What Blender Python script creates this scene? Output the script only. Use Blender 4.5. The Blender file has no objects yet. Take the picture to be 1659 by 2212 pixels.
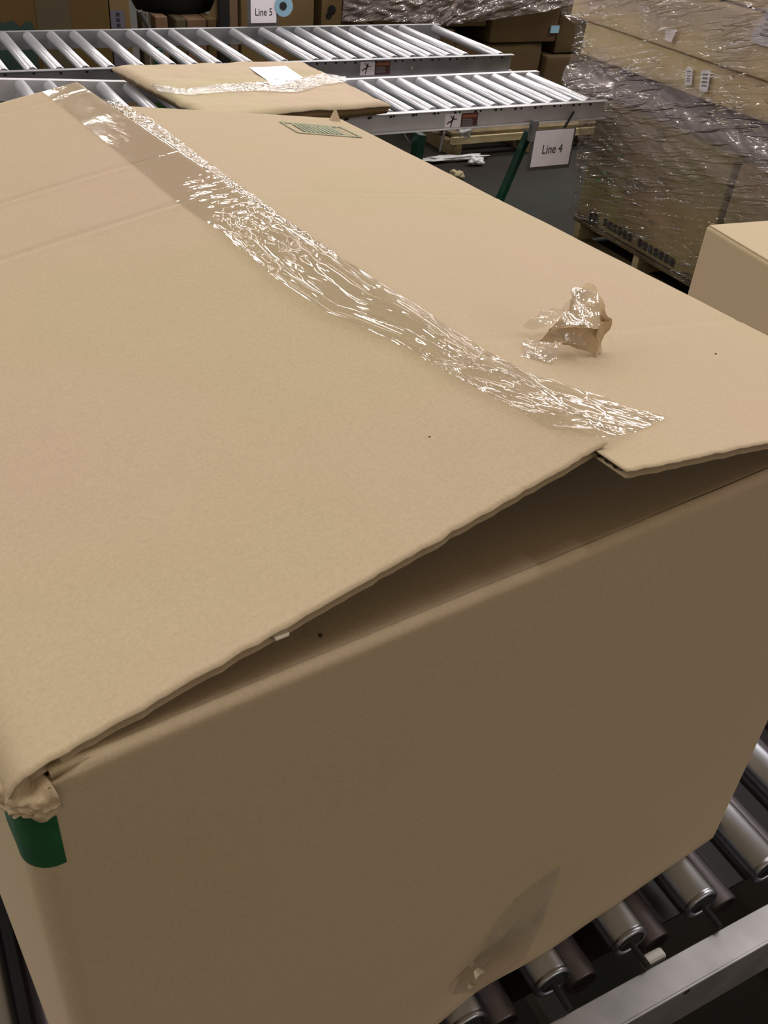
import bpy, bmesh, math, random
from mathutils import Vector, Matrix, noise
random.seed(7)
SC = bpy.context.scene
COL = SC.collection

# ------------------------------------------------------------------ camera
F_PX, PITCH, ROLL, YAW = 2032.3, 0.64565, 0.09238, 0.53401
_w = Vector((0, math.cos(PITCH), -math.sin(PITCH))); _r = Vector((1, 0, 0)); _u = _r.cross(_w)
_r2 = math.cos(ROLL)*_r + math.sin(ROLL)*_u; _u2 = -math.sin(ROLL)*_r + math.cos(ROLL)*_u
_M = Matrix.Rotation(-YAW, 3, 'Z')
CR, CU, CW = _M @ _r2, _M @ _u2, _M @ _w
CAM = Vector((0, 0, 1.75))
cd = bpy.data.cameras.new('camera'); cam = bpy.data.objects.new('camera', cd); COL.objects.link(cam)
cd.sensor_fit = 'HORIZONTAL'; cd.sensor_width = 36; cd.lens = F_PX*36/1659; cd.clip_start = 0.02; cd.clip_end = 60
m3 = Matrix((CR, CU, -CW)).transposed()
cam.matrix_world = Matrix.Translation(CAM) @ m3.to_4x4()
SC.camera = cam

# ------------------------------------------------------------------ world, lamps, exposure
SC.view_settings.view_transform = 'Standard'; SC.view_settings.look = 'None'
SC.view_settings.gamma = 1; SC.view_settings.use_curve_mapping = False
SC.view_settings.exposure = 0.06
W = bpy.data.worlds.new('warehouse_air'); SC.world = W; W.use_nodes = True
W.node_tree.nodes['Background'].inputs[0].default_value = (0.62, 0.45, 0.26, 1)
W.node_tree.nodes['Background'].inputs[1].default_value = 0.36
def lamp(x, y, z, power, sx=0.35, sy=2.6, rot=0, col=(1.0, 0.97, 0.95)):
    l = bpy.data.lights.new('strip_lamp', 'AREA'); l.shape = 'RECTANGLE'; l.size = sx; l.size_y = sy
    l.energy = power; l.color = col
    o = bpy.data.objects.new('strip_lamp', l); COL.objects.link(o); o.location = (x, y, z); o.rotation_euler = (0, 0, rot)
    return o
for x, kx in ((-11, 3.0), (-6.5, 1.2), (-2.6, .3), (1.3, .62), (5.2, 1.65), (9.1, 2.3), (13, 2.3)):
    for y, p in ((-19, 110), (-11, 75), (2.4, 100), (7.6, 90), (13, 110), (19, 120), (25, 120)):
        if x > -10 or 0 < y < 15: lamp(x, y, 7.2, p*kx)

# ------------------------------------------------------------------ helpers
def ray(px, py):
    return (px-829.5)/F_PX*CR - (py-1106)/F_PX*CU + CW
def at(px, py, x=None, y=None, z=None):
    d = ray(px, py)
    if x is not None: t = (x-CAM.x)/d.x
    elif y is not None: t = (y-CAM.y)/d.y
    else: t = (z-CAM.z)/d.z
    return CAM + t*d
def nz(x, y, z=0.0, o=3):
    return noise.fractal(Vector((x, y, z)), 1.0, 2.0, o)
def link(name, me, mat=None, parent=None, smooth=False):
    o = bpy.data.objects.new(name, me); COL.objects.link(o)
    if mat is not None:
        for m in (mat if isinstance(mat, (list, tuple)) else [mat]): me.materials.append(m)
    if parent: o.parent = parent
    if smooth:
        for p in me.polygons: p.use_smooth = True
    return o
def obj(name, bm, mat, parent=None, smooth=False):
    bmesh.ops.recalc_face_normals(bm, faces=bm.faces)
    me = bpy.data.meshes.new(name); bm.to_mesh(me); bm.free()
    return link(name, me, mat, parent, smooth)
def tag(o, label=None, cat=None, group=None, kind=None):
    if label: o['label'] = label
    if cat: o['category'] = cat
    if group: o['group'] = group
    if kind: o['kind'] = kind
    return o
def thing(name, label, cat, loc=(0, 0, 0), rz=0, group=None):
    o = bpy.data.objects.new(name, None); COL.objects.link(o); o.location = loc; o.rotation_euler = (0, 0, rz)
    o.empty_display_size = 0.05
    return tag(o, label, cat, group)
def box(bm, a, b, bev=0.0, seg=2):
    r = bmesh.ops.create_cube(bm, size=1.0)
    vs = r['verts']
    for v in vs:
        v.co = Vector(((a[i]+b[i])/2 + v.co[i]*(b[i]-a[i]) for i in range(3)))
    if bev:
        es = list({e for v in vs for e in v.link_edges})
        bmesh.ops.bevel(bm, geom=es, offset=bev, segments=seg, affect='EDGES', profile=0.5)
def tube(bm, p0, p1, r, n=12, cap=True, r1=None):
    p0, p1 = Vector(p0), Vector(p1); d = (p1-p0)
    q = d.to_track_quat('Z', 'Y'); r1 = r if r1 is None else r1
    A = []; B = []
    for i in range(n):
        a = 2*math.pi*i/n; c = Vector((math.cos(a), math.sin(a), 0))
        A.append(bm.verts.new(p0 + q @ (c*r))); B.append(bm.verts.new(p1 + q @ (c*r1)))
    for i in range(n):
        bm.faces.new((A[i], A[(i+1) % n], B[(i+1) % n], B[i]))
    if cap: bm.faces.new(A[::-1]); bm.faces.new(B)
def path(bm, pts, r, n=8):
    rings = []
    pts = [Vector(p) for p in pts]
    for i, p in enumerate(pts):
        d = (pts[min(i+1, len(pts)-1)] - pts[max(i-1, 0)])
        q = d.to_track_quat('Z', 'Y')
        rings.append([bm.verts.new(p + q @ (Vector((math.cos(2*math.pi*k/n), math.sin(2*math.pi*k/n), 0))*r)) for k in range(n)])
    for a, b in zip(rings, rings[1:]):
        for k in range(n): bm.faces.new((a[k], a[(k+1) % n], b[(k+1) % n], b[k]))
    bm.faces.new(rings[0][::-1]); bm.faces.new(rings[-1])
def lathe(bm, prof, axis_p, axis_d, n=24):
    q = Vector(axis_d).to_track_quat('Z', 'Y'); p = Vector(axis_p); rings = []
    for (r, h) in prof:
        rings.append([bm.verts.new(p + q @ Vector((math.cos(2*math.pi*k/n)*r, math.sin(2*math.pi*k/n)*r, h))) for k in range(n)])
    for a, b in zip(rings, rings[1:]):
        for k in range(n): bm.faces.new((a[k], a[(k+1) % n], b[(k+1) % n], b[k]))
    bm.faces.new(rings[0][::-1]); bm.faces.new(rings[-1])
def grid(bm, nu, nv, fn):
    V = [[bm.verts.new(fn(i/nu, j/nv)) for j in range(nv+1)] for i in range(nu+1)]
    for i in range(nu):
        for j in range(nv): bm.faces.new((V[i][j], V[i+1][j], V[i+1][j+1], V[i][j+1]))
    return V
def slab(bm, nu, nv, top, bot):
    A = grid(bm, nu, nv, top); B = grid(bm, nu, nv, bot)
    for i in range(nu):
        bm.faces.new((A[i][0], A[i+1][0], B[i+1][0], B[i][0])); bm.faces.new((A[i][nv], A[i+1][nv], B[i+1][nv], B[i][nv]))
    for j in range(nv):
        bm.faces.new((A[0][j], A[0][j+1], B[0][j+1], B[0][j])); bm.faces.new((A[nu][j], A[nu][j+1], B[nu][j+1], B[nu][j]))
def flat(bm, pts, th=0.0):
    vs = [bm.verts.new(p) for p in pts]; f = bm.faces.new(vs)
    return f
def text_mesh(name, body, size, mat, parent, loc, rot, align='CENTER'):
    c = bpy.data.curves.new(name, 'FONT'); c.body = body; c.size = size; c.align_x = align; c.align_y = 'CENTER'; c.extrude = 0.0003
    t = bpy.data.objects.new(name+'_curve', c); COL.objects.link(t)
    dg = bpy.context.evaluated_depsgraph_get(); me = bpy.data.meshes.new_from_object(t.evaluated_get(dg)); me.name = name
    bpy.data.objects.remove(t); bpy.data.curves.remove(c)
    o = link(name, me, mat, parent); o.location = loc; o.rotation_euler = rot; o.scale = (.82, 1, 1)
    return o

# ------------------------------------------------------------------ materials
def new_mat(name):
    m = bpy.data.materials.new(name); m.use_nodes = True
    nt = m.node_tree; b = nt.nodes['Principled BSDF']
    return m, nt, b
def N(nt, typ, **kw):
    n = nt.nodes.new(typ)
    for k, v in kw.items():
        if k.startswith('i_'): n.inputs[k[2:].replace('_', ' ')].default_value = v
        else: setattr(n, k, v)
    return n
def simple(name, col, rough=0.5, metal=0.0, bump=0.0, bscale=200, var=0.0, vscale=6, coord='Object', stretch=(1, 1, 1), spec=None):
    m, nt, b = new_mat(name); L = nt.links
    b.inputs['Base Color'].default_value = (*col, 1); b.inputs['Roughness'].default_value = rough; b.inputs['Metallic'].default_value = metal
    if spec is not None: b.inputs['Specular IOR Level'].default_value = spec
    tc = N(nt, 'ShaderNodeTexCoord'); mp = N(nt, 'ShaderNodeMapping'); mp.inputs['Scale'].default_value = stretch
    L.new(tc.outputs[coord], mp.inputs['Vector'])
    if var:
        n = N(nt, 'ShaderNodeTexNoise', i_Scale=vscale, i_Detail=5.0); L.new(mp.outputs[0], n.inputs['Vector'])
        r = N(nt, 'ShaderNodeValToRGB'); r.color_ramp.elements[0].position = .3; r.color_ramp.elements[1].position = .7
        r.color_ramp.elements[0].color = (*[c*(1-var) for c in col], 1); r.color_ramp.elements[1].color = (*[min(1, c*(1+var)) for c in col], 1)
        L.new(n.outputs['Fac'], r.inputs[0]); L.new(r.outputs[0], b.inputs['Base Color'])
    if bump:
        n = N(nt, 'ShaderNodeTexNoise', i_Scale=bscale, i_Detail=4.0); L.new(mp.outputs[0], n.inputs['Vector'])
        bp = N(nt, 'ShaderNodeBump', i_Strength=bump, i_Distance=0.002); L.new(n.outputs['Fac'], bp.inputs['Height']); L.new(bp.outputs[0], b.inputs['Normal'])
    return m
def cardboard(name, col, tint=(1.0, 1.0, 1.0), blot=0.05, fibre=0.05, bump=0.07, flute=None):
    """kraft paper: fine fibres, large faint blotches, optional washboard relief of the flutes"""
    m, nt, b = new_mat(name); L = nt.links
    tc = N(nt, 'ShaderNodeTexCoord')
    n1 = N(nt, 'ShaderNodeTexNoise', i_Scale=3.2, i_Detail=2.0); L.new(tc.outputs['Object'], n1.inputs['Vector'])
    n2 = N(nt, 'ShaderNodeTexNoise', i_Scale=420.0, i_Detail=4.0, i_Roughness=.7); L.new(tc.outputs['Object'], n2.inputs['Vector'])
    r1 = N(nt, 'ShaderNodeValToRGB'); e = r1.color_ramp.elements
    e[0].position = .35; e[1].position = .66
    e[0].color = (col[0]*(1-blot*.3), col[1]*(1+blot*.15), col[2]*(1-blot*.9), 1)
    e[1].color = (col[0]*(1+blot*.25), col[1]*(1-blot*.15), col[2]*(1+blot*.35), 1)
    L.new(n1.outputs['Fac'], r1.inputs[0])
    r2 = N(nt, 'ShaderNodeMapRange'); r2.inputs[1].default_value = .25; r2.inputs[2].default_value = .75
    r2.inputs[3].default_value = 1-fibre*2; r2.inputs[4].default_value = 1+fibre*2
    L.new(n2.outputs['Fac'], r2.inputs[0])
    mx = N(nt, 'ShaderNodeVectorMath', operation='MULTIPLY'); L.new(r1.outputs[0], mx.inputs[0]); L.new(r2.outputs[0], mx.inputs[1])
    L.new(mx.outputs[0], b.inputs['Base Color'])
    b.inputs['Roughness'].default_value = .82; b.inputs['Specular IOR Level'].default_value = .25
    bp = N(nt, 'ShaderNodeBump', i_Strength=bump, i_Distance=0.001); L.new(n2.outputs['Fac'], bp.inputs['Height'])
    last = bp
    if flute:
        mp = N(nt, 'ShaderNodeMapping'); L.new(tc.outputs['Object'], mp.inputs['Vector'])
        wv = N(nt, 'ShaderNodeTexWave', i_Scale=45.0, i_Distortion=.6, i_Detail=1.0); wv.bands_direction = flute
        L.new(mp.outputs[0], wv.inputs['Vector'])
        bp2 = N(nt, 'ShaderNodeBump', i_Strength=.035, i_Distance=0.001); L.new(wv.outputs['Fac'], bp2.inputs['Height'])
        L.new(bp.outputs[0], bp2.inputs['Normal']); last = bp2
    L.new(last.outputs[0], b.inputs['Normal'])
    return m
def film(name, tint=(.9, .89, .86), rough=.1, milk=.03, spec=.16, bump=.5, bscale=60, stretch=(1, 1, 1), rot=(0, 0, 0), milkvar=0.0, milkcol=(.8, .78, .8), dist=.004, ridged=False):
    """clear plastic film: see-through with glossy wrinkles and a little haze"""
    m = bpy.data.materials.new(name); m.use_nodes = True; nt = m.node_tree; L = nt.links; nt.nodes.clear()
    out = N(nt, 'ShaderNodeOutputMaterial')
    tc = N(nt, 'ShaderNodeTexCoord'); mp = N(nt, 'ShaderNodeMapping'); mp.inputs['Scale'].default_value = stretch; mp.inputs['Rotation'].default_value = rot
    mp0 = N(nt, 'ShaderNodeMapping'); mp0.inputs['Rotation'].default_value = rot
    L.new(tc.outputs['Object'], mp0.inputs['Vector'])
    mp.inputs['Rotation'].default_value = (0, 0, 0); L.new(mp0.outputs[0], mp.inputs['Vector'])
    n = N(nt, 'ShaderNodeTexNoise', i_Scale=bscale, i_Detail=3.0, i_Distortion=.4); L.new(mp.outputs[0], n.inputs['Vector'])
    h = n.outputs['Fac']
    if ridged:
        s = N(nt, 'ShaderNodeMath', operation='SUBTRACT'); s.inputs[1].default_value = .5; L.new(h, s.inputs[0])
        a = N(nt, 'ShaderNodeMath', operation='ABSOLUTE'); L.new(s.outputs[0], a.inputs[0])
        g = N(nt, 'ShaderNodeMath', operation='MULTIPLY'); g.inputs[1].default_value = -2; L.new(a.outputs[0], g.inputs[0]); h = g.outputs[0]
    bp = N(nt, 'ShaderNodeBump', i_Strength=bump, i_Distance=dist); L.new(h, bp.inputs['Height'])
    tr = N(nt, 'ShaderNodeBsdfTransparent'); tr.inputs[0].default_value = (*tint, 1)
    gl = N(nt, 'ShaderNodeBsdfGlossy'); gl.inputs['Roughness'].default_value = rough; gl.inputs[0].default_value = (1, 1, 1, 1); L.new(bp.outputs[0], gl.inputs['Normal'])
    df = N(nt, 'ShaderNodeBsdfDiffuse'); df.inputs[0].default_value = (*milkcol, 1); L.new(bp.outputs[0], df.inputs['Normal'])
    fr = N(nt, 'ShaderNodeLayerWeight', i_Blend=.5); L.new(bp.outputs[0], fr.inputs['Normal'])
    pw = N(nt, 'ShaderNodeMath', operation='POWER'); pw.inputs[1].default_value = 4.0; L.new(fr.outputs['Facing'], pw.inputs[0])
    ad = N(nt, 'ShaderNodeMath', operation='MULTIPLY_ADD', use_clamp=True); ad.inputs[1].default_value = .75; ad.inputs[2].default_value = .05+spec; L.new(pw.outputs[0], ad.inputs[0])
    m1 = N(nt, 'ShaderNodeMixShader'); m1.inputs[0].default_value = milk
    if milkvar:
        n3 = N(nt, 'ShaderNodeTexNoise', i_Scale=4.0, i_Detail=4.0); L.new(mp.outputs[0], n3.inputs['Vector'])
        r3 = N(nt, 'ShaderNodeMapRange'); r3.inputs[1].default_value = .42; r3.inputs[2].default_value = .72; r3.inputs[3].default_value = milk; r3.inputs[4].default_value = milk+milkvar
        L.new(n3.outputs['Fac'], r3.inputs[0]); L.new(r3.outputs[0], m1.inputs[0])
    L.new(tr.outputs[0], m1.inputs[1]); L.new(df.outputs[0], m1.inputs[2])
    m2 = N(nt, 'ShaderNodeMixShader'); L.new(ad.outputs[0], m2.inputs[0]); L.new(m1.outputs[0], m2.inputs[1]); L.new(gl.outputs[0], m2.inputs[2])
    L.new(m2.outputs[0], out.inputs['Surface'])
    return m

KRAFT = (.50, .395, .275)
M = {}
M['box'] = cardboard('kraft_cardboard', KRAFT, blot=.06)
M['flap'] = cardboard('kraft_flap_liner', KRAFT, blot=.07, flute='Y')
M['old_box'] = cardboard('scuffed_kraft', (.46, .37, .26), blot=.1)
M['inner'] = cardboard('kraft_inside_liner', (.40, .305, .20))
M['core'] = simple('shaded_corrugated_core', (.09, .06, .03), .9)  # kraft darkened to paint the shade between the liners
M['crushed'] = cardboard('crushed_kraft', (.48, .37, .25), bump=.5)
M['green_ink'] = simple('dark_green_ink', (.012, .085, .030), .55, var=.15, vscale=60, bump=.15, bscale=300)
M['pale_ink'] = simple('faded_green_ink', (.29, .33, .22), .8, var=.2, vscale=60)
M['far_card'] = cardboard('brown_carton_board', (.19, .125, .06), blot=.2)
M['dark_card'] = cardboard('shadowed_carton_board', (.085, .055, .026), blot=.2)  # carton board darkened, shade painted into its colour
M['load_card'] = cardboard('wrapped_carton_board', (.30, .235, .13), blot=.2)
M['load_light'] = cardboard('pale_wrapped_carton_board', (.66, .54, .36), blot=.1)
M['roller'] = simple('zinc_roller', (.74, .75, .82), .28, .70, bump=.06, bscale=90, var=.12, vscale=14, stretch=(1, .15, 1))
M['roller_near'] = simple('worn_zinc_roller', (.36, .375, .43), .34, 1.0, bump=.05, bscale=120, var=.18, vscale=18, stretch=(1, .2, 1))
M['rail'] = simple('galvanised_rail', (.30, .30, .32), .45, .6, bump=.08, bscale=60, var=.18, vscale=9)
M['rail_light'] = simple('light_galvanised_rail', (.55, .54, .57), .5, .25, bump=.08, bscale=60, var=.1, vscale=9)
M['rail_near'] = simple('galvanised_channel', (.26, .25, .26), .50, .6, bump=.08, bscale=80, var=.22, vscale=14)
M['black'] = simple('black_rubber', (.012, .012, .012), .6)
M['hole'] = simple('dark_hole', (.01, .01, .01), .9)
M['bolt'] = simple('bright_bolt', (.8, .8, .8), .25, 1.0)
M['green_paint'] = simple('green_painted_steel', (.004, .050, .030), .35, var=.2, vscale=30)
M['paper'] = simple('white_paper', (.93, .88, 1.0), .7, var=.04, vscale=20)
M['lilac'] = simple('white_label_paper', (.82, .82, .98), .6, var=.08, vscale=40)
M['ink'] = simple('black_ink', (.02, .02, .025), .6)
M['grey_ink'] = simple('grey_print', (.22, .22, .24), .7)
M['maroon'] = simple('maroon_sticker', (.10, .03, .035), .5)
M['orange'] = simple('faded_orange_print', (.38, .13, .07), .5)
M['plate'] = simple('dark_sign_holder', (.10, .10, .10), .35)
M['wood'] = simple('pallet_wood', (.35, .29, .16), .85, bump=.4, bscale=60, var=.3, vscale=8, stretch=(1, 1, 5))
M['wood2'] = simple('old_pallet_wood', (.12, .085, .038), .85, bump=.4, bscale=60, var=.3, vscale=10)
M['belt'] = simple('dark_carrier_belt', (.030, .024, .027), .7, var=.3, vscale=5)
M['low_roller'] = simple('dusty_return_roller', (.20, .175, .20), .42, .6, var=.25, vscale=7)
M['white_plastic'] = simple('white_plastic', (.75, .74, .72), .4)
M['bluetape'] = simple('blue_roll', (.28, .50, .66), .4)
M['blackbag'] = simple('black_plastic', (.004, .004, .004), .7)
M['post_grey'] = simple('grey_steel_post', (.10, .10, .11), .5, .5)
M['debris'] = simple('white_scrap_plastic', (.5, .5, .5), .4)
M['fleck'] = simple('torn_white_paper', (.78, .72, .6), .8)
M['speck'] = simple('dark_speck', (.03, .02, .01), .9)
M['tape'] = film('clear_packing_tape', (.93, .922, .90), rough=.07, milk=.03, spec=.03, bump=.08, bscale=40, stretch=(1.6, .7, 1), dist=.004)
M['tape_side'] = film('clear_tape_strip', (.965, .955, .93), rough=.22, milk=.012, spec=.0, bump=.05, bscale=20)
M['scrap'] = film('crumpled_clear_tape', (.90, .88, .83), rough=.08, milk=.12, spec=.05, bump=.4, bscale=90)
M['wrap'] = None
M['wrap_flat'] = film('package_wrap_film', (.93, .92, .9), rough=.12, milk=.02, spec=.14, bump=1.0, bscale=60, dist=.01)
def wrapmat(name, zr, rot, glint=.95, base=.04, tint=(.86, .84, .81), milkcol=(.50, .44, .47), sc=1.0):
    """stretch wrap: thin clear film, milkier where many layers overlap (zr: height, haze), glossier and hazier along its creases as painted glints"""
    m = bpy.data.materials.new(name); m.use_nodes = True; nt = m.node_tree; L = nt.links; nt.nodes.clear()
    out = N(nt, 'ShaderNodeOutputMaterial'); tc = N(nt, 'ShaderNodeTexCoord')
    m0 = N(nt, 'ShaderNodeMapping'); m0.inputs['Rotation'].default_value = rot; L.new(tc.outputs['Object'], m0.inputs['Vector'])
    mp = N(nt, 'ShaderNodeMapping'); mp.inputs['Scale'].default_value = (1, .75*sc, 6.5*sc); L.new(m0.outputs[0], mp.inputs['Vector'])
    na = N(nt, 'ShaderNodeTexNoise', i_Scale=7.0, i_Detail=3.0, i_Distortion=.5); L.new(mp.outputs[0], na.inputs['Vector'])
    nb = N(nt, 'ShaderNodeTexNoise', i_Scale=2.6, i_Detail=2.0); L.new(tc.outputs['Object'], nb.inputs['Vector'])
    def mth(op, a, b_=None):
        n_ = N(nt, 'ShaderNodeMath', operation=op)
        if isinstance(a, (int, float)): n_.inputs[0].default_value = a
        else: L.new(a, n_.inputs[0])
        if b_ is not None:
            if isinstance(b_, (int, float)): n_.inputs[1].default_value = b_
            else: L.new(b_, n_.inputs[1])
        return n_.outputs[0]
    d = mth('ABSOLUTE', mth('SUBTRACT', na.outputs['Fac'], .5))
    ridge = N(nt, 'ShaderNodeMapRange', interpolation_type='SMOOTHSTEP'); L.new(d, ridge.inputs[0])
    ridge.inputs[1].default_value = .0; ridge.inputs[2].default_value = .035; ridge.inputs[3].default_value = 1; ridge.inputs[4].default_value = 0
    zone = N(nt, 'ShaderNodeMapRange', interpolation_type='SMOOTHSTEP'); L.new(nb.outputs['Fac'], zone.inputs[0])
    zone.inputs[1].default_value = .42; zone.inputs[2].default_value = .62; zone.inputs[3].default_value = .15; zone.inputs[4].default_value = 1
    bp = N(nt, 'ShaderNodeBump', i_Strength=1.0, i_Distance=.035); L.new(mth('SUBTRACT', na.outputs['Fac'], mth('MULTIPLY', d, -1.0)), bp.inputs['Height'])
    tr = N(nt, 'ShaderNodeBsdfTransparent'); tr.inputs[0].default_value = (*tint, 1)
    gl = N(nt, 'ShaderNodeBsdfGlossy'); gl.inputs['Roughness'].default_value = .10; gl.inputs[0].default_value = (1, 1, 1, 1); L.new(bp.outputs[0], gl.inputs['Normal'])
    df = N(nt, 'ShaderNodeBsdfDiffuse'); df.inputs[0].default_value = (*milkcol, 1); L.new(bp.outputs[0], df.inputs['Normal'])
    sx = N(nt, 'ShaderNodeSeparateXYZ'); L.new(tc.outputs['Object'], sx.inputs[0])
    rr = N(nt, 'ShaderNodeValToRGB'); els = rr.color_ramp.elements
    zz = mth('ADD', mth('MULTIPLY', sx.outputs[2], .6), mth('MULTIPLY', mth('SUBTRACT', nb.outputs['Fac'], .5), .25)); L.new(zz, rr.inputs[0])
    for i, (z, v) in enumerate(zr):
        e = els[i] if i < 2 else els.new(min(1, z*.6))
        e.position = max(0, min(1, z*.6)); e.color = (v, v, v, 1)
    m1 = N(nt, 'ShaderNodeMixShader'); L.new(mth('ADD', rr.outputs[0], mth('MULTIPLY', mth('MULTIPLY', ridge.outputs[0], zone.outputs[0]), .18)), m1.inputs[0]); L.new(tr.outputs[0], m1.inputs[1]); L.new(df.outputs[0], m1.inputs[2])  # extra haze along creases paints glints into the film
    m2 = N(nt, 'ShaderNodeMixShader'); L.new(mth('ADD', base, mth('MULTIPLY', mth('MULTIPLY', ridge.outputs[0], zone.outputs[0]), glint)), m2.inputs[0])
    L.new(m1.outputs[0], m2.inputs[1]); L.new(gl.outputs[0], m2.inputs[2]); L.new(m2.outputs[0], out.inputs['Surface'])
    return m
M['wrap'] = wrapmat('stretch_wrap_film', tint=(.94, .925, .90), zr= [(0, .02), (.25, .03), (.38, .22), (.52, .30), (.60, .48), (.70, .40), (.78, .05), (.90, .08), (.99, .42)], rot=(math.radians(16), 0, 0))  # topmost haze step paints a highlight on the upper film
M['scrap_paper'] = cardboard('torn_tape_paper', (.52, .39, .25), bump=.4)

# ------------------------------------------------------------------ setting
m, nt, b = new_mat('stained_concrete')
tc = N(nt, 'ShaderNodeTexCoord'); n1 = N(nt, 'ShaderNodeTexNoise', i_Scale=1.3, i_Detail=6.0); nt.links.new(tc.outputs['Object'], n1.inputs['Vector'])
rp = N(nt, 'ShaderNodeValToRGB'); rp.color_ramp.elements[0].position = .35; rp.color_ramp.elements[1].position = .65
rp.color_ramp.elements[0].color = (.017, .012, .009, 1); rp.color_ramp.elements[1].color = (.014, .016, .012, 1)
nt.links.new(n1.outputs['Fac'], rp.inputs[0]); nt.links.new(rp.outputs[0], b.inputs['Base Color']); b.inputs['Roughness'].default_value = .75; b.inputs['Specular IOR Level'].default_value = .15
bm = bmesh.new(); box(bm, (-14, -24, -.1), (18, 32, 0)); tag(obj('floor', bm, m), 'dark stained concrete warehouse floor', kind='structure')
bm = bmesh.new(); box(bm, (-14, 31.8, 0), (18, 32, 8)); tag(obj('wall_back', bm, simple('grey_wall', (.18, .17, .16), .9, var=.1)), 'grey warehouse back wall', kind='structure')

# ------------------------------------------------------------------ big shipping box
BO = Vector((.7638, .3906, .75)); BTH = math.radians(6.47)
BX = Vector((math.cos(BTH), math.sin(BTH), 0)); BY = Vector((-math.sin(BTH), math.cos(BTH), 0))
H = .624; UL = -.775; VD = .925
def zL(u, v): return H + (.06+.014*v)*(u+.765)/.38
def zR(u, v): return H + (.058-.011*v)*(-.02-u)/.37
def groove(v, v0, w=.0030, d=.0021): return -d*math.exp(-((v-v0)/w)**2) + .4*d*math.exp(-((v-v0+.006)/.004)**2)
def zLs(u, v):
    s = zL(u, v) + groove(v, .652+.018*(-.42-u)) + groove(v, .534)+.5*groove(v, .90)
    s -= .0085*math.exp(-(u-UL)/.005)
    return s + .0022*math.sin(math.pi*(u-UL)/.38)*math.sin(3*v) + .0008*nz(u*8, v*8, 1)
def zRs(u, v):
    s = zR(u, v) + groove(v, .563, d=.0008) + groove(v, .188, d=.0008)
    s -= .0085*math.exp(-(-.016-u)/.005)
    return s + .0008*nz(u*8, v*8, 21)
def on_box(px, py, fn):
    """point of the flap surface fn(u, v) seen at px, py, in the box's own coordinates"""
    z = H+.04
    for _ in range(50):
        P = at(px, py, z=z+BO.z)-BO; u, v = P.dot(BX), P.dot(BY); z = .5*z+.5*fn(u, v)
    return u, v, z
bigbox = thing('shipping_box', 'large kraft cardboard box with raised taped top flaps, filling the foreground on steel rollers', 'box', BO, BTH)
# walls: rounded rectangle extruded, bulged, open at the top
def wall_ring(inset, z):
    R = .016; x0, x1, y0, y1 = UL+inset, -.004-inset-.016*(z/H), inset, VD-inset
    pts = []
    def seg(a, b, n):
        for k in range(n): pts.append((a[0]+(b[0]-a[0])*k/n, a[1]+(b[1]-a[1])*k/n))
    def arc(cx, cy, a0):
        for k in range(7):
            a = a0 + math.pi/2*k/7; pts.append((cx+R*math.cos(a), cy+R*math.sin(a)))
    seg((x0+R, y0), (x1-R, y0), 40); arc(x1-R, y0+R, -math.pi/2)
    seg((x1, y0+R), (x1, y1-R), 30); arc(x1-R, y1-R, 0)
    seg((x1-R, y1), (x0+R, y1), 30); arc(x0+R, y1-R, math.pi/2)
    seg((x0, y1-R), (x0, y0+R), 30); arc(x0+R, y0+R, math.pi)
    out = []
    zz = z/H; bul = .004*math.sin(math.pi*min(1, max(0, zz)))
    for (x, y) in pts:
        fx = (x-x0)/(x1-x0); fy = (y-y0)/(y1-y0); dx = dy = 0
        if y < y0+.001: dy = -bul*math.sin(math.pi*fx) + .0012*nz(x*6, z*6, 1)*math.sin(math.pi*fx)
        if x > x1-.001: dx = bul*math.sin(math.pi*fy)*1.6
        # dent low on the front face
        if y < y0+.02:
            d = math.exp(-(((x+.385)/.055)**2+((z-.05)/.06)**2)); dy += .012*d
            d = math.exp(-(((x+.49)/.016)**2+((z-.175)/.010)**2)); dy += .0022*d
        # crushed near-left top corner
        d = math.exp(-(((x-UL)/.022)**2+((y)/.022)**2+((z-H)/.016)**2))
        dx += d*(.010+.012*nz(x*90, y*90, z*90)); dy += d*(.008+.012*nz(x*90+9, y*90, z*90))
        dz = 0
        if z > H-.009:
            side = 1 if (x < x0+.0165 or x > x1-.0165) else 0
            dz = -(z-(H-.009))*side; zz_ = (z-(H-.009))/.007
            if not side and y < .0165: dy += .007*(1-math.sqrt(max(0, 1-zz_*zz_)))
            if not side and y > VD-.0165: dy -= .007*(1-math.sqrt(max(0, 1-zz_*zz_)))
        out.append((x+dx, y+dy, z+dz))
    return out
bm = bmesh.new(); rings = []
zs = [0, .004] + [.02+k*(H-.034)/44 for k in range(45)] + [H-.009] + [H-.009+.007*math.sin(math.pi/2*k/6) for k in range(1, 7)]
for z in zs:
    ins = 0.0 if .004 <= z <= H-.010 else (.003 if z == 0 else 0.0)
    rings.append([bm.verts.new(p) for p in wall_ring(ins, z)])
for z in (H-.0095, .30, .01):
    rings.append([bm.verts.new(p) for p in wall_ring(.0078, z)])
n = len(rings[0])
for a, c in zip(rings, rings[1:]):
    for k in range(n): bm.faces.new((a[k], a[(k+1) % n], c[(k+1) % n], c[k]))
bm.faces.new(rings[0][::-1]); bm.faces.new(rings[-1])
obj('side_walls', bm, M['box'], bigbox, True)
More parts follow.
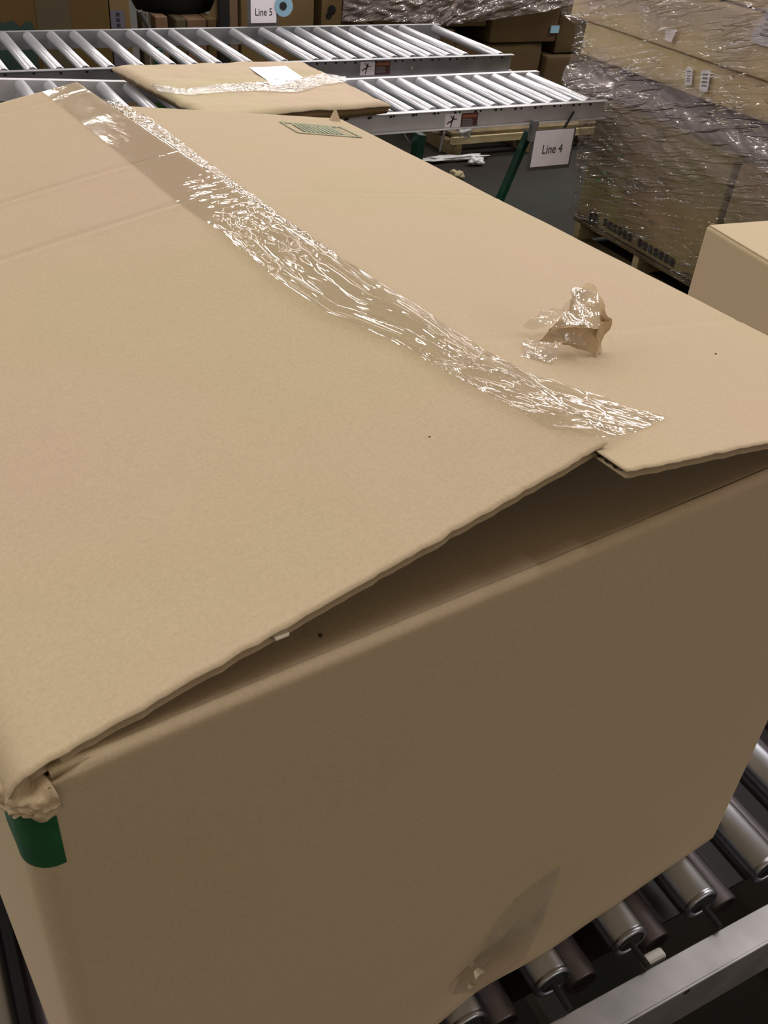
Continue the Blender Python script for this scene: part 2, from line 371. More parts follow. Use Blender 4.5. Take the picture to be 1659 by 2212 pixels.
# front inner flap: turns over the front crease and runs back inside under the two long flaps
def front_flap(u0, u1, v_in, sgn, off):
    bm = bmesh.new()
    def prof(t):       # t along the flap from the wall to its free end
        return .0040+t*v_in, H-.0017 - .0016*math.exp(-t*v_in/.0012) - .020*t - .045*t*t
    def top(a, b):
        u = u0+(u1-u0)*a; v, z = prof(b); z += .0014*nz(u*7, b*2, 4)*min(1, b*8)
        return Vector((u, off+sgn*v, z))
    def bot(a, b):
        u = u0+(u1-u0)*a; v, z = prof(b); return Vector((u, off+sgn*v, z-.005))
    slab(bm, 60, 130, top, bot); return bm
obj('front_flap', front_flap(UL+.020, -.034, .34, 1, 0.0), M['inner'], bigbox, True)
obj('back_flap', front_flap(UL+.020, -.034, .34, -1, VD), M['inner'], bigbox, True)
# the two long flaps: top liner, bottom liner and fluted core each
def long_flap(side):
    root = None
    if side == 'L':
        ue0, ue1 = -.3826, -.4030                        # free edge, front and back
        def uu(a, v): return UL + a*((ue0+(ue1-ue0)*v/VD) - UL)
        def v0(u): return .006+.018*(u-UL)/.39 + .0016*nz(u*70, 3, 5) + (.004*max(0, nz(u*30, 8))**2)
        def v1(u): return .945 - .006*(u-UL)/.39
        z = zLs
    else:
        ue0, ue1 = -.3935, -.3850
        def uu(a, v): return -.016 + a*((ue0+(ue1-ue0)*v/VD) + .016)
        def v0(u): return -.0035 + .0016*nz(u*60, 13, 5)
        def v1(u): return .918
        z = zRs
    def P(a, b, dz):
        u = uu(a, 0); lo = v0(u); hi = v1(u); v = lo + (hi-lo)*b; u = uu(a, v); return Vector((u, v, z(u, v)+dz))
    nm = 'left_flap' if side == 'L' else 'right_flap'
    e = (lambda t: t)
    NB = 200
    bm = bmesh.new(); slab(bm, 90, NB, lambda a, b: P(a, b, 0), lambda a, b: P(a, b, -.0011))
    top = obj(nm, bm, M['flap'], bigbox, True)
    top.data.polygons.foreach_set('use_smooth', [p.area < 1 for p in top.data.polygons])
    bm = bmesh.new(); slab(bm, 60, 40, lambda a, b: P(.03+a*.97, b, -.0045-.0006*abs(nz(a*90, b*9))*(b < .02)), lambda a, b: P(.03+a*.97, b, -.0056))
    obj('bottom_liner', bm, M['inner'], top, True)
    bm = bmesh.new()
    NW = 640
    def core(a, b):
        p = P(.03+a*.9675, .0055+b*.992, 0); p.z += -.0028 + .0016*math.sin(b*VD/.0075*2*math.pi); return p
    grid(bm, 10, NW, core); tag(obj('fluted_core', bm, M['core'], top, True), 'fluted corrugated core, darkened as shade in the flute gap')
    return top
LF = long_flap('L'); RF = long_flap('R')
# crushed paper folds on the near-left corner
bm = bmesh.new()
def crush(a, b):
    th = math.pi*(.42+.66*a)+math.pi*.5; r = .0184+.0008*math.sin(a*19)+.0025*abs(nz(a*6, b*4, 2, 2))
    zz = H-.025+b*.0185
    if b > .6: r *= 1-.75*((b-.6)/.4)**1.5
    cx, cy = UL+.016, .016
    p = Vector((cx+r*math.cos(th), cy+r*math.sin(th), zz + .004*nz(a*3, b*3, 9, 1)))
    return p
grid(bm, 40, 24, crush); tag(obj('crushed_corner', bm, M['crushed'], bigbox, True), 'crumpled torn paper at the near corner')
# green ink band printed around the near-left corner
bm = bmesh.new()
def band(a, b):
    # a along the perimeter: from the left face round the corner to the front face
    s = a*.075; R = .0166; cx, cy = UL+.016, .016
    L1 = .022; arcl = R*math.pi/2
    if s < L1: x, y = UL-.0006, .016+L1-s
    elif s < L1+arcl:
        an = math.pi + (s-L1)/R; x, y = cx+R*math.cos(an), cy+R*math.sin(an)
    else: x, y = cx+(s-L1-arcl), -.0006-.0000
    x = min(x, -.757) if s > L1+arcl else x
    top = .607+.004*abs(math.sin(a*3.5)) ; bot = .556
    if s < L1: bot += .002; top = .600
    return Vector((x, y, bot+(top-bot)*b))
grid(bm, 44, 8, band); tag(obj('green_print', bm, M['green_ink'], bigbox, True), 'dark green printed band on the corner')
# faded green printed panel at the far corner of the right flap: frame + hatched field
def ink_quad(bm, pts, lift=.0006):
    q = [on_box(x, y, zR) for x, y in pts]
    def f(a, b):
        A = Vector(q[0]).lerp(Vector(q[1]), a); B = Vector(q[3]).lerp(Vector(q[2]), a); p = A.lerp(B, b)
        p.z = zR(p.x, p.y)+lift+.0008; return p
    grid(bm, 24, 12, f)
fr = [(602, 264), (736, 275), (784, 299), (643, 288)]
bm = bmesh.new()
def lerp2(p, q, t): return (p[0]+(q[0]-p[0])*t, p[1]+(q[1]-p[1])*t)
def sub(u0, u1, w0, w1):
    def P_(a, b): return lerp2(lerp2(fr[0], fr[1], a), lerp2(fr[3], fr[2], a), b)
    return [P_(u0, w0), P_(u1, w0), P_(u1, w1), P_(u0, w1)]
for s in ((0, 1, 0, .08), (0, 1, .92, 1), (0, .035, 0, 1), (.965, 1, 0, 1), (.86, .875, 0, 1)): ink_quad(bm, sub(*s))
for k in range(9): ink_quad(bm, sub(.16+k*.072, .16+k*.072+.05, .14, .86))
tag(obj('printed_panel', bm, M['pale_ink'], RF), 'faded green printed rectangle')
bm = bmesh.new()
p = on_box(728, 262, zR); p = Vector(p)
vs = [bm.verts.new(p+Vector(d)) for d in ((-.012, .004, .0), (.006, .004, 0), (.004, .012, .016), (-.012, -.003, -.003), (.006, -.003, -.003))]
for f in ((0, 1, 2), (0, 1, 4, 3), (1, 2, 4), (0, 2, 3), (2, 3, 4)): bm.faces.new([vs[i] for i in f])
obj('torn_tab', bm, M['box'], RF)

# --- long strip of clear tape over the seam
TL = [(.972, -.447), (.93, -.4475), (.90, -.4475), (.74, -.4475), (.647, -.4490), (.565, -.4500), (.53, -.4500), (.47, -.4480), (.404, -.4495), (.334, -.4515), (.267, -.4470), (.206, -.4275), (.13, -.4182), (.0957, -.4133), (.0764, -.4093), (.0523, -.4024), (.0255, -.3810)]
TR = [(.96, -.355), (.9166, -.352), (.845, -.345), (.686, -.3577), (.5377, -.3640), (.4535, -.3690), (.35, -.3725), (.2817, -.3770), (.255, -.3700), (.184, -.3750), (.155, -.3760), (.1447, -.3660), (.1118, -.3535), (.07, -.322), (.0453, -.2993)]
def poly(tab, t):
    # arclength-like interpolation on parameter t = 0 (back) .. 1 (front)
    v = tab[0][0] + (tab[-1][0]-tab[0][0])*t
    for (a, ua), (b_, ub) in zip(tab, tab[1:]):
        if a >= v >= b_:
            return v, ua+(ub-ua)*(a-v)/max(1e-6, a-b_)
    return v, tab[-1][1]
def ridge_u(v): return -.3826-.0204*v/VD
def ss(x, a, b):
    t = max(0, min(1, (x-a)/(b-a))); return t*t*(3-2*t)
def tape_pt(t, s):
    v0_, u0_ = poly(TL, t); v1_, u1_ = poly(TR, t)
    u, v = u0_+(u1_-u0_)*s, v0_+(v1_-v0_)*s
    ru = ridge_u(v)
    um = min(u, ru); zl = zLs(um, v) - .85*(groove(v, .652+.018*(-.42-um)) + groove(v, .534) + .5*groove(v, .90))
    if u <= ru: z = zl
    else:
        k = min(1, (u-ru)/.016); z = zl*(1-k)+zRs(u, v)*k; z = max(z, zRs(u, v))
    z += .0009
    a = 0.0
    loose = ss(v, .06, .14)*(1-ss(v, .40, .50))                      # bubbled stretch, long folds
    w1 = .30+.16*math.sin(v*11+1); w2 = .62+.10*math.sin(v*8)
    a += loose*(.0045*math.exp(-((s-w1)/.05)**2) + .0035*math.exp(-((s-w2)/.035)**2))
    a += loose*.0050*math.exp(-(s/.07)**2)*(.35+.65*math.sin(v*15+.5)**2)
    a += loose*.0040*math.exp(-((s-.88)/.035)**2)*(.4+.6*abs(math.sin(v*9)))
    a += loose*.0012*abs(nz(v*14, s*7, 3, 2))
    star = math.exp(-((v-.40)/.055)**2)                              # star shaped pucker
    a += star*.0060*max(0, nz(v*34+s*9, s*8-v*20, 6, 2))
    rip = ss(v, .42, .47)*(1-ss(v, .56, .60))*ss(s, .12, .3)*(1-ss(u, ru-.003, ru+.002))
    a += rip*.0009*math.sin(v*420+s*7+2*nz(v*25, s*5, 2))*(.4+.6*abs(nz(v*40, s*6, 4)))
    rr = ss(v, .40, .46)*ss(u, ru-.001, ru+.006)                      # crinkled half on the right flap
    a += rr*(.0016*abs(nz(v*150, s*22, 5, 2)) + .0024*abs(nz(v*70+s*18, s*26, 7, 2)))
    pl = 1-ss(v, .12, .22)                                           # diagonal pleats at the near end
    a += pl*(.0075*max(0, nz(v*30+s*5, s*2.2, 11, 1)-.05) + .0022*abs(nz(v*60+s*14, s*9, 12, 2)))
    a += .00005*nz(v*30, s*6, 20)
    z += max(a, 0)
    if v > VD+.012: z -= (v-VD-.012)*1.6
    return Vector((u, v, z))
bm = bmesh.new(); grid(bm, 900, 64, tape_pt)
# the free corner of the tape end sticks out past the seam to the right
tp = obj('packing_tape', bm, M['tape'], bigbox, True); tag(tp, 'wrinkled clear packing tape over the seam')
# tape patch over the dent low on the front, and its torn paper
def fpt(px, py, off=-.002):
    d = ray(px, py); t = ((BO-CAM).dot(BY)+off)/d.dot(BY); P = CAM+t*d-BO; return Vector((P.dot(BX), P.dot(BY), P.z))
bm = bmesh.new()
LT = [(1205, 1862), (1110, 1935), (1060, 2000), (1025, 2060), (990, 2110), (975, 2150)]
RT = [(1205, 1880), (1190, 1925), (1165, 2000), (1135, 2070), (1085, 2115), (1040, 2150)]
def pat(a, b):
    k = a*(len(LT)-1); i = min(int(k), len(LT)-2); f = k-i
    A = fpt(*lerp2(LT[i], LT[i+1], f)); B = fpt(*lerp2(RT[i], RT[i+1], f)); p = A.lerp(B, b)
    dd = math.exp(-(((p.x+.385)/.055)**2+((p.z-.05)/.06)**2)); p.y = -.005 + .008*dd - .0012*abs(nz(p.x*30, p.z*30, 2)); return p
grid(bm, 50, 24, pat); tag(obj('tape_patch', bm, M['tape_side'], bigbox, True), 'clear tape patch over a dent')
bm = bmesh.new()
def tear(a, b):
    A = fpt(*lerp2((1000, 2122), (1040, 2082), a)); p = A + Vector((0, 0, .010*b)); p.y = -.008-.006*b*math.sin(a*9)-.004*abs(nz(a*9, b*5)); p.z += .004*nz(a*8, b*3, 1); return p
grid(bm, 14, 5, tear); obj('torn_paper', bm, M['fleck'], bigbox)
bm = bmesh.new()
q = Vector(on_box(605, 1357, zL)); q.z -= .0045
box(bm, q+Vector((-.0045, -.003, -.0012)), q+Vector((.0045, .002, .0012)), .001); obj('paper_chip', bm, M['fleck'], bigbox)
for nm, (px, py), fn, r in (('speck', (928, 945), zL, .0016), ('speck', (1546, 765), zR, .0016)):
    q = Vector(on_box(px, py, fn)); bm = bmesh.new(); r *= .55; lathe(bm, [(r*.7, .0), (r, .0004), (r*.5, .0008)], q, (0, 0, 1), 8); obj(nm, bm, M['speck'], bigbox)
d = at(692, 1369, z=BO.z+H+.002)-BO; bm = bmesh.new(); q = Vector((d.dot(BX), d.dot(BY), H+.004)); lathe(bm, [(.0010, -.004), (.0014, -.003), (.0008, -.0025)], q, (0, 0, 1), 8); obj('speck', bm, M['speck'], bigbox)

# --- torn crumpled piece of tape standing on the right flap
def RZ(px, py, dz):
    u, v, z = on_box(px, py, lambda a, b: zR(a, b)+dz); return Vector((u, v, z))
scrap = thing('torn_tape', 'crumpled scrap of torn tape and brown paper on the right flap of the big box', 'tape', BO, BTH)
def ribbon(rows, nb=16, sub_=8, wr=.001, seed=0):
    bm = bmesh.new(); pr = [(RZ(*a), RZ(*b)) for a, b in rows]; n_ = (len(pr)-1)*sub_
    def cr(p0, p1, p2, p3, t): return .5*((2*p1)+(p2-p0)*t+(2*p0-5*p1+4*p2-p3)*t*t+(3*p1-p0-3*p2+p3)*t*t*t)
    def f(a, b):
        k = a*(len(pr)-1); i = min(int(k), len(pr)-2); t = k-i; g = lambda j, s: pr[max(0, min(len(pr)-1, j))][s]
        A = cr(g(i-1, 0), g(i, 0), g(i+1, 0), g(i+2, 0), t); B = cr(g(i-1, 1), g(i, 1), g(i+1, 1), g(i+2, 1), t)
        p = A.lerp(B, b); w_ = wr*(nz(p.x*55+seed, p.y*55, p.z*60, 3)); return p+Vector((w_, -w_, w_*.8))
    grid(bm, n_, nb, f); return bm
# brown paper: front face folding down, the upstanding back sheet and the curled right lobe
obj('paper_face', ribbon([((1188, 712, .020), (1160, 738, .012)), ((1205, 700, .022), (1190, 742, .010)), ((1235, 700, .024), (1225, 742, .008)), ((1262, 704, .022), (1258, 756, .005)), ((1290, 712, .020), (1290, 766, .002)), ((1308, 700, .018), (1302, 752, .003))], 18, 8, .0035, 3), M['scrap_paper'], scrap, True)
obj('back_sheet', ribbon([((1190, 712, .022), (1224, 668, .030)), ((1215, 708, .022), (1240, 640, .036)), ((1240, 706, .024), (1262, 612, .040)), ((1268, 708, .022), (1284, 618, .040)), ((1296, 712, .020), (1304, 650, .036)), ((1312, 706, .016), (1320, 690, .030))], 18, 8, .003, 7), M['scrap_paper'], scrap, True)
obj('curled_edge', ribbon([((1290, 698, .026), (1322, 690, .026)), ((1284, 722, .018), (1318, 712, .018)), ((1282, 745, .008), (1306, 738, .008)), ((1290, 768, .002), (1308, 752, .003))], 8, 8, .003, 9), M['scrap_paper'], scrap, True)
tag(obj('clear_tail', ribbon([((1126, 706, .004), (1150, 713, .003)), ((1150, 688, .012), (1178, 705, .010)), ((1176, 668, .020), (1222, 688, .022)), ((1214, 668, .028), (1240, 700, .022))], 16, 8, .002, 12), M['scrap'], scrap, True), 'clear tape tail')
tag(obj('clear_tail', ribbon([((1128, 768, .001), (1192, 786, .001)), ((1136, 735, .004), (1200, 765, .006)), ((1158, 722, .012), (1212, 744, .012)), ((1196, 718, .020), (1236, 742, .013)), ((1250, 722, .018), (1282, 760, .004))], 16, 8, .002, 14), M['scrap'], scrap, True), 'clear tape tail')
tag(obj('clear_sheet', ribbon([((1200, 705, .026), (1226, 640, .040)), ((1236, 703, .027), (1246, 618, .044)), ((1290, 712, .024), (1290, 640, .042))], 16, 8, .003, 17), M['scrap'], scrap, True), 'shiny clear tape over the paper')

# ------------------------------------------------------------------ near roller conveyor
RD = .024
def roller_mesh(L_, r, near=False):
    """axis along y, from 0 to L_, centre z = 0"""
    bm = bmesh.new(); q = 28 if near else 14
    prof = [(r*.80, .004), (r*.80, 0), (r*.93, 0), (r, .002), (r, .0055), (r*.97, .0065), (r, .0075)] if near else [(r*.8, .004), (r*.8, 0), (r*.95, 0), (r, .002)]
    prof2 = [(a, L_-b) for a, b in prof[::-1]]
    lathe(bm, prof+prof2, (0, 0, 0), (0, 1, 0), q); return bm
def to_mesh(name, bm, mat):
    bmesh.ops.recalc_face_normals(bm, faces=bm.faces)
    me = bpy.data.meshes.new(name); bm.to_mesh(me); bm.free(); me.materials.append(mat)
    for p_ in me.polygons: p_.use_smooth = len(p_.vertices) == 4
    return me
def child(name, me, parent, loc=(0, 0, 0)):
    o = bpy.data.objects.new(name, me); COL.objects.link(o); o.parent = parent; o.location = loc; return o
near = thing('roller_conveyor', 'near steel roller conveyor carrying the large box, worn channel rail at lower right', 'conveyor', (0, 0, 0))
NL = 1.12
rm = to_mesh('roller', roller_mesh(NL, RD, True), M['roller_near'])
bm = bmesh.new(); tube(bm, (0, -.030, 0), (0, NL+.03, 0), .0045, 6)
lathe(bm, [(.0150, .0005), (.0150, .0035), (.0100, .0038), (.0100, .0005)], (0, 0, 0), (0, 1, 0), 16)
am = to_mesh('axle', bm, M['hole'])  # axle blackened to paint the shade in the gap at roller ends
x = -.95
xs = [.4695+.1097*k for k in range(-13, 13)]
for x in xs:
    r = child('roller', rm, near, (x, .334, .75-RD)); a = child('axle', am, r)
bm = bmesh.new()                                             # angle channel: top flange, web, lower return
box(bm, (-1.2, .269, .715), (2.1, .304, .7185), .001); box(bm, (-1.2, .2665, .630), (2.1, .270, .7187), .0008); box(bm, (-1.2, .267, .630), (2.1, .300, .633))
rail = obj('side_rail', bm, M['rail_near'], near)
bm = bmesh.new(); box(bm, (-1.2, 1.49, .715), (2.1, 1.525, .7185), .001); box(bm, (-1.2, 1.523, .630), (2.1, 1.527, .7187)); obj('side_rail', bm, M['rail_near'], near)
def hp(px, py): return at(px, py, y=.2662)
for (px, py) in ((1484, 2143),):
    q = hp(px, py); bm = bmesh.new(); lathe(bm, [(.0045, 0), (.0045, .0006)], (q.x, .2660, q.z), (0, 1, 0), 14); obj('bolt_hole', bm, M['hole'], rail)
for k in range(-8, 10):
    bm = bmesh.new(); lathe(bm, [(.0045, 0), (.0045, .0006)], (hp(1484, 2143).x+.2194*k+.0001, .2660, .66), (0, 1, 0), 10)
    if k: obj('bolt_hole', bm, M['hole'], rail)
bm = bmesh.new(); box(bm, (-1.15, .36, .655), (2.05, 1.45, .659)); tag(obj('drive_belt', bm, M['belt'], near), 'dark belt under the rollers')
lm = to_mesh('pressure_roller', roller_mesh(NL, .021), M['low_roller'])
for x in xs: child('pressure_roller', lm, near, (x+.052, .334, .682))
for x in (-.9, .585, 1.9):
    bm = bmesh.new(); box(bm, (x-.022, .275, .0), (x+.022, .315, .632), .003); box(bm, (x-.05, .262, .0), (x+.05, .33, .006)); obj('leg', bm, M['rail'], near)
    bm = bmesh.new(); box(bm, (x-.022, 1.48, .0), (x+.022, 1.52, .632), .003); obj('leg', bm, M['rail'], near)
    bm = bmesh.new(); box(bm, (x-.015, .31, .40), (x+.015, 1.49, .43)); obj('cross_brace', bm, M['rail'], near)
bm = bmesh.new(); q = at(1412, 2070, z=.70); box(bm, q+Vector((-.014, -.006, -.012)), q+Vector((.016, .008, .004)), .004); tag(obj('guide_block', bm, M['white_plastic'], near), 'white plastic block beside a roller end')

# small box on the same conveyor, at the right
c0 = at(1525, 487, z=.75+.42); th2 = math.radians(-6.6)
sb = thing('small_box', 'plain kraft cardboard box behind the right edge of the large one', 'box', (c0.x, c0.y, .75), th2)
bm = bmesh.new(); box(bm, (0, -.52, 0), (.50, 0, .42), .006, 3); obj('carton_body', bm, M['box'], sb, True).data.shade_flat()
bm = bmesh.new(); box(bm, (.004, -.516, .4195), (.2485, -.004, .4225), .001); obj('top_flap', bm, M['box'], sb)
bm = bmesh.new(); box(bm, (.2515, -.516, .4195), (.496, -.004, .4225), .001); obj('top_flap', bm, M['box'], sb)

# ------------------------------------------------------------------ gravity conveyors in the background
def man(bm, P0, ex, ez, s, T=.0002):
    """falling figure: head, trunk, bent arms and legs as flat bars in the plane (ex, ez)"""
    n_ = ex.cross(ez)
    def bar(a, b, w1, w2):
        a = Vector((a[0], a[1])); b = Vector((b[0], b[1])); d = (b-a).normalized(); p = Vector((-d.y, d.x))
        pts = [a+p*w1, a-p*w1, b-p*w2, b+p*w2]
        bm.faces.new([bm.verts.new(P0 + ex*q.x*s + ez*q.y*s - n_*T) for q in pts])
    c = (.58, .80); bm.faces.new([bm.verts.new(P0+ex*(c[0]+.075*math.cos(t*math.pi/5))*s+ez*(c[1]+.075*math.sin(t*math.pi/5))*s - n_*T) for t in range(10)])
    bar((.60, .70), (.42, .42), .085, .075)
    bar((.60, .68), (.40, .74), .04, .035); bar((.42, .76), (.30, .90), .035, .03)
    bar((.60, .66), (.78, .60), .04, .035); bar((.76, .60), (.90, .64), .035, .03)
    bar((.44, .46), (.22, .44), .055, .045); bar((.24, .46), (.10, .30), .045, .035); bar((.11, .33), (.04, .33), .03, .03)
    bar((.44, .42), (.46, .22), .055, .045); bar((.46, .24), (.38, .08), .045, .035); bar((.40, .09), (.46, .06), .03, .03)
def sticker(parent, px, py, yw, w=.165, h=.062):
    q = at(px, py, y=yw-.002); st = None
    bm = bmesh.new(); box(bm, (q.x, yw-.0022, q.z-h), (q.x+w*.48, yw-.0012, q.z)); st = tag(obj('warning_label', bm, M['paper'], parent), 'white safety sticker with a black falling figure')
    bm = bmesh.new(); man(bm, Vector((q.x+.006, yw-.0026, q.z-h+.004)), Vector((1, 0, 0)), Vector((0, 0, 1)), h*.94); obj('falling_figure', bm, M['ink'], st)
    bm = bmesh.new(); box(bm, (q.x+w*.49, yw-.0022, q.z-h), (q.x+w, yw-.0012, q.z)); s2 = tag(obj('warning_text_panel', bm, M['maroon'], parent), 'maroon sticker panel with orange heading')
    bm = bmesh.new(); box(bm, (q.x+w*.53, yw-.0027, q.z-h*.30), (q.x+w*.97, yw-.0023, q.z-h*.10)); hd = obj('heading', bm, M['orange'], s2)
    bm = bmesh.new()
    for k in range(4): box(bm, (q.x+w*.53, yw-.0027, q.z-h*(.46+.12*k)), (q.x+w*(.86 if k % 2 else .82), yw-.0023, q.z-h*(.38+.12*k)))
    obj('fine_print', bm, M['grey_ink'], s2)
def gravity(railmat, name_label, yn, yf, x0, x1, rolls, zt, tilt_below=None, tilt=0.0, holes=True, bolts=()):
    root = thing('roller_conveyor', name_label, 'conveyor', (x0, yn, 0))
    def Z(x): return zt + (tilt*(tilt_below-x) if tilt_below is not None and x < tilt_below else 0)
    def loc(p): return Vector(p)-Vector((x0, yn, 0))
    secs = [(x0, x1)] if tilt_below is None else [(x0, tilt_below), (tilt_below, x1)]
    rails = []
    for (a, c) in secs:
        for (yw, s) in ((yn+.03, -1), (yf-.002, 1)):
            bm = bmesh.new(); h = .078
            for (p, q_) in (((a, min(yw, yw+s*.030), -.003), (c, max(yw, yw+s*.030), 0)), ((a, yw-.0015, -h), (c, yw+.0015, 0)), ((a, min(yw, yw+s*.030), -h), (c, max(yw, yw+s*.030), -h+.003))):
                box(bm, p, q_)
            for v in bm.verts: v.co = loc((v.co.x, v.co.y, v.co.z+Z(min(max(v.co.x, a), c-1e-6) if c != a else a)-.006))
            rails.append(obj('side_rail', bm, M[railmat], root))
    L_ = yf-yn-.075
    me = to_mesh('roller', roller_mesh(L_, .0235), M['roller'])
    bm = bmesh.new(); tube(bm, (0, -.02, 0), (0, L_+.02, 0), .005, 6); ax = to_mesh('axle', bm, M['black'])
    for x in rolls:
        r = child('roller', me, root, loc((x, yn+.042, Z(x)-.0215+random.uniform(-.0015, .0015)))); child('axle', ax, r)
    if holes:
        for k in range(int((x1-1.4)/.1)):
            x = 1.75+k*.105
            if x < x1-.1:
                bm = bmesh.new(); lathe(bm, [(.005, 0), (.005, .0006)], loc((x, yn+.0280, zt-.022)), (0, 1, 0), 8); obj('bolt_hole', bm, M['hole'], rails[-2] if len(rails) > 2 else rails[0])
    for (px, py) in bolts:
        q = at(px, py, y=yn+.02); bm = bmesh.new(); lathe(bm, [(.009, 0), (.009, .004), (.005, .007)], loc((q.x, yn+.0285, q.z)), (0, -1, 0), 6); obj('bolt', bm, M['bolt'], root)
    return root, loc
far_x = [.735+.105*0, .845, .948, 1.060, 1.168, 1.300, 1.408, 1.515, 1.664, 1.838, 2.0, 2.105, 2.213, 2.322, 2.427, 2.531, 2.633, 2.738, 2.845, 3.072]
far_x = [.735, .845, .955, 1.062, 1.195, 1.335, 1.44, 1.55, 1.70, 1.875, 2.035, 2.135, 2.24, 2.35, 2.46, 2.565, 2.67, 2.775, 2.875, 3.09]
far_x = [.50, .62] + far_x
fc, floc = gravity('rail', 'rearmost roller conveyor with gaps between its bright rollers', 4.40, 5.17, .2, 3.135, [x-.015 for x in far_x], .75, bolts=((892, 147),))
sticker(fc, 779, 134, 4.43)
for o in fc.children:
    if o.name.startswith('warning'): o.location = -fc.location
c2_x = [.60, .705, .905, 1.01, 1.11, 1.22, 1.33, 1.43, 1.535, 1.64, 1.74, 1.845, 1.945, 2.05, 2.15, 2.252, 2.353, 2.455, 2.557, 2.662, 2.765, 2.87, 2.965]
cc, cloc = gravity('rail_light', 'middle roller conveyor with closely set rollers and a flat wrapped carton on it', 3.50, 4.055, .2, 3.05, c2_x, .75, tilt_below=1.52, tilt=.055, bolts=())
sticker(cc, 963, 247, 3.53, .162)
for o in cc.children:
    if o.name.startswith('warning'): o.location = -cc.location
# green legs and thin grey braces
def leg(root, p0, p1, w=.022, nm='leg', mat='green_paint'):
    bm = bmesh.new(); off = root.location
    q = (Vector(p1)-Vector(p0)).to_track_quat('Z', 'Y'); L_ = (Vector(p1)-Vector(p0)).length
    box(bm, (-w, -w*.7, 0), (w, w*.7, L_), .003)
    for v in bm.verts: v.co = Vector(p0) + q @ v.co - off
    return obj(nm, bm, M[mat], root)
leg(cc, at(1143, 283, y=3.56), at(1143, 283, y=3.56)+Vector((-.21, -.0, -.60)), .019)
leg(cc, at(908, 288, y=3.56), at(908, 288, y=3.56)+Vector((-.055, 0, -.60)), .026)
leg(cc, (.7, 3.6, .70), (.6, 3.6, 0), .02); leg(cc, (.7, 4.0, .70), (.6, 4.0, 0), .02)
leg(cc, at(870, 285, y=3.60), at(895, 330, y=3.60), .006, 'brace', 'rail'); leg(cc, at(960, 285, y=3.9), at(950, 328, y=3.9), .006, 'brace', 'rail')
leg(cc, at(1240, 240, y=3.50), at(1218, 278, y=3.50), .006, 'brace', 'black')
for x in (.6, 1.45):
    leg(fc, (x, 4.46, .67), (x-.1, 4.46, 0), .02); leg(fc, (x, 5.1, .67), (x-.1, 5.1, 0), .02)
# green machine guard under the rear conveyor, seen between the rollers
gb = thing('green_bin', 'green bin under the rearmost conveyor, seen between its rollers', 'bin', (1.46, 4.78, 0))
bm = bmesh.new(); box(bm, (-.16, -.20, 0), (.30, .16, .55), .02); obj('bin_body', bm, simple('bright_green_plastic', (.01, .17, .03), .35), gb)
bm = bmesh.new(); box(bm, (-.18, -.22, .55), (.32, .18, .565), .005); obj('bin_rim', bm, M['green_paint'], gb)

# line signs
def sign(label, body, px, py, yy, w, h, mat_edge, tilt=0, fs=.05):
    q = at(px, py, y=yy); s = thing('line_sign', label, 'sign', (q.x, yy, q.z-h)); tz = .47 if h < .2 else .25
    bm = bmesh.new(); box(bm, (-.018, .002, -.018), (w+.012, .006, h+.004), .002); obj('sign_holder', bm, mat_edge, s)
    bm = bmesh.new(); box(bm, (0, -.001, 0), (w, .0015, h)); obj('paper_sheet', bm, M['paper'], s)
    text_mesh('sign_text', body, fs, M['ink'], s, (w*.5, -.0018, h*tz), (math.pi/2, 0, 0)); return s
s4 = sign('white paper sign reading Line 4 on a dark holder below the middle conveyor', 'Line 4', 1158, 284, 3.47, .210, .155, M['plate'], fs=.056)
bm = bmesh.new(); box(bm, (-.02, .0, .11), (.01, .03, .20), .002); obj('hanger_bracket', bm, M['rail'], s4)
s5 = sign('white paper sign reading Line 5 behind the rearmost conveyor, beside a blue tape roll', 'Line 5', 541, -44, 5.24, .145, at(541, -44, y=5.24).z-at(541, 50, y=5.24).z, M['plate'], fs=.050)

# ------------------------------------------------------------------ flat wrapped carton
A_, B_, C_, D_ = Vector((.965, 4.045, .840)), Vector((1.775, 4.058, .832)), Vector((1.905, 3.47, .802)), Vector((1.115, 3.345, .826))
fk = thing('flat_carton', 'flat taped carton with a white label lying on the middle conveyor', 'carton', (1.44, 3.74, .755))
def bil(a, b): return A_.lerp(B_, a).lerp(D_.lerp(C_, a), b)
def ftop(a, b):
    p = bil(a, b) + Vector((0, 0, .007*nz(a*5, b*5, 3) - .003*math.exp(-((b-.28-.04*math.sin(a*5))/.02)**2) - .003*math.exp(-((b-.72)/.02)**2)+.004*math.sin(a*9+b*3)*b - .0*b))
    e = min(a, 1-a, b, 1-b); p.z -= .010*max(0, 1-e/.035)**2
    return p-fk.location
def fbot(a, b):
    p = bil(.035+a*.957, .01+b*.98); p.z = p.z-.072+.018*a + .004*nz(a*4, b*4, 8)
    p.z = max(p.z, .756 + (.055*(1.52-p.x) if p.x < 1.52 else 0)); return p-fk.location
bm = bmesh.new(); slab(bm, 60, 40, lambda a, b: ftop(a, b)-Vector((0, 0, .012)), fbot); obj('carton_body', bm, M['far_card'], fk, True)  # body coloured darker than the lid to paint shade on its sides
bm = bmesh.new()
def lid(a, b):
    p = ftop(-.006+a*1.012 + .004*nz(b*14, 3)*(a < .02), -.006+b*1.012); return p
slab(bm, 60, 40, lid, lambda a, b: lid(a, b)-Vector((0, 0, .005+.006*(1-a)*(a < .03)))); obj('lid_sheet', bm, M['old_box'], fk, True)
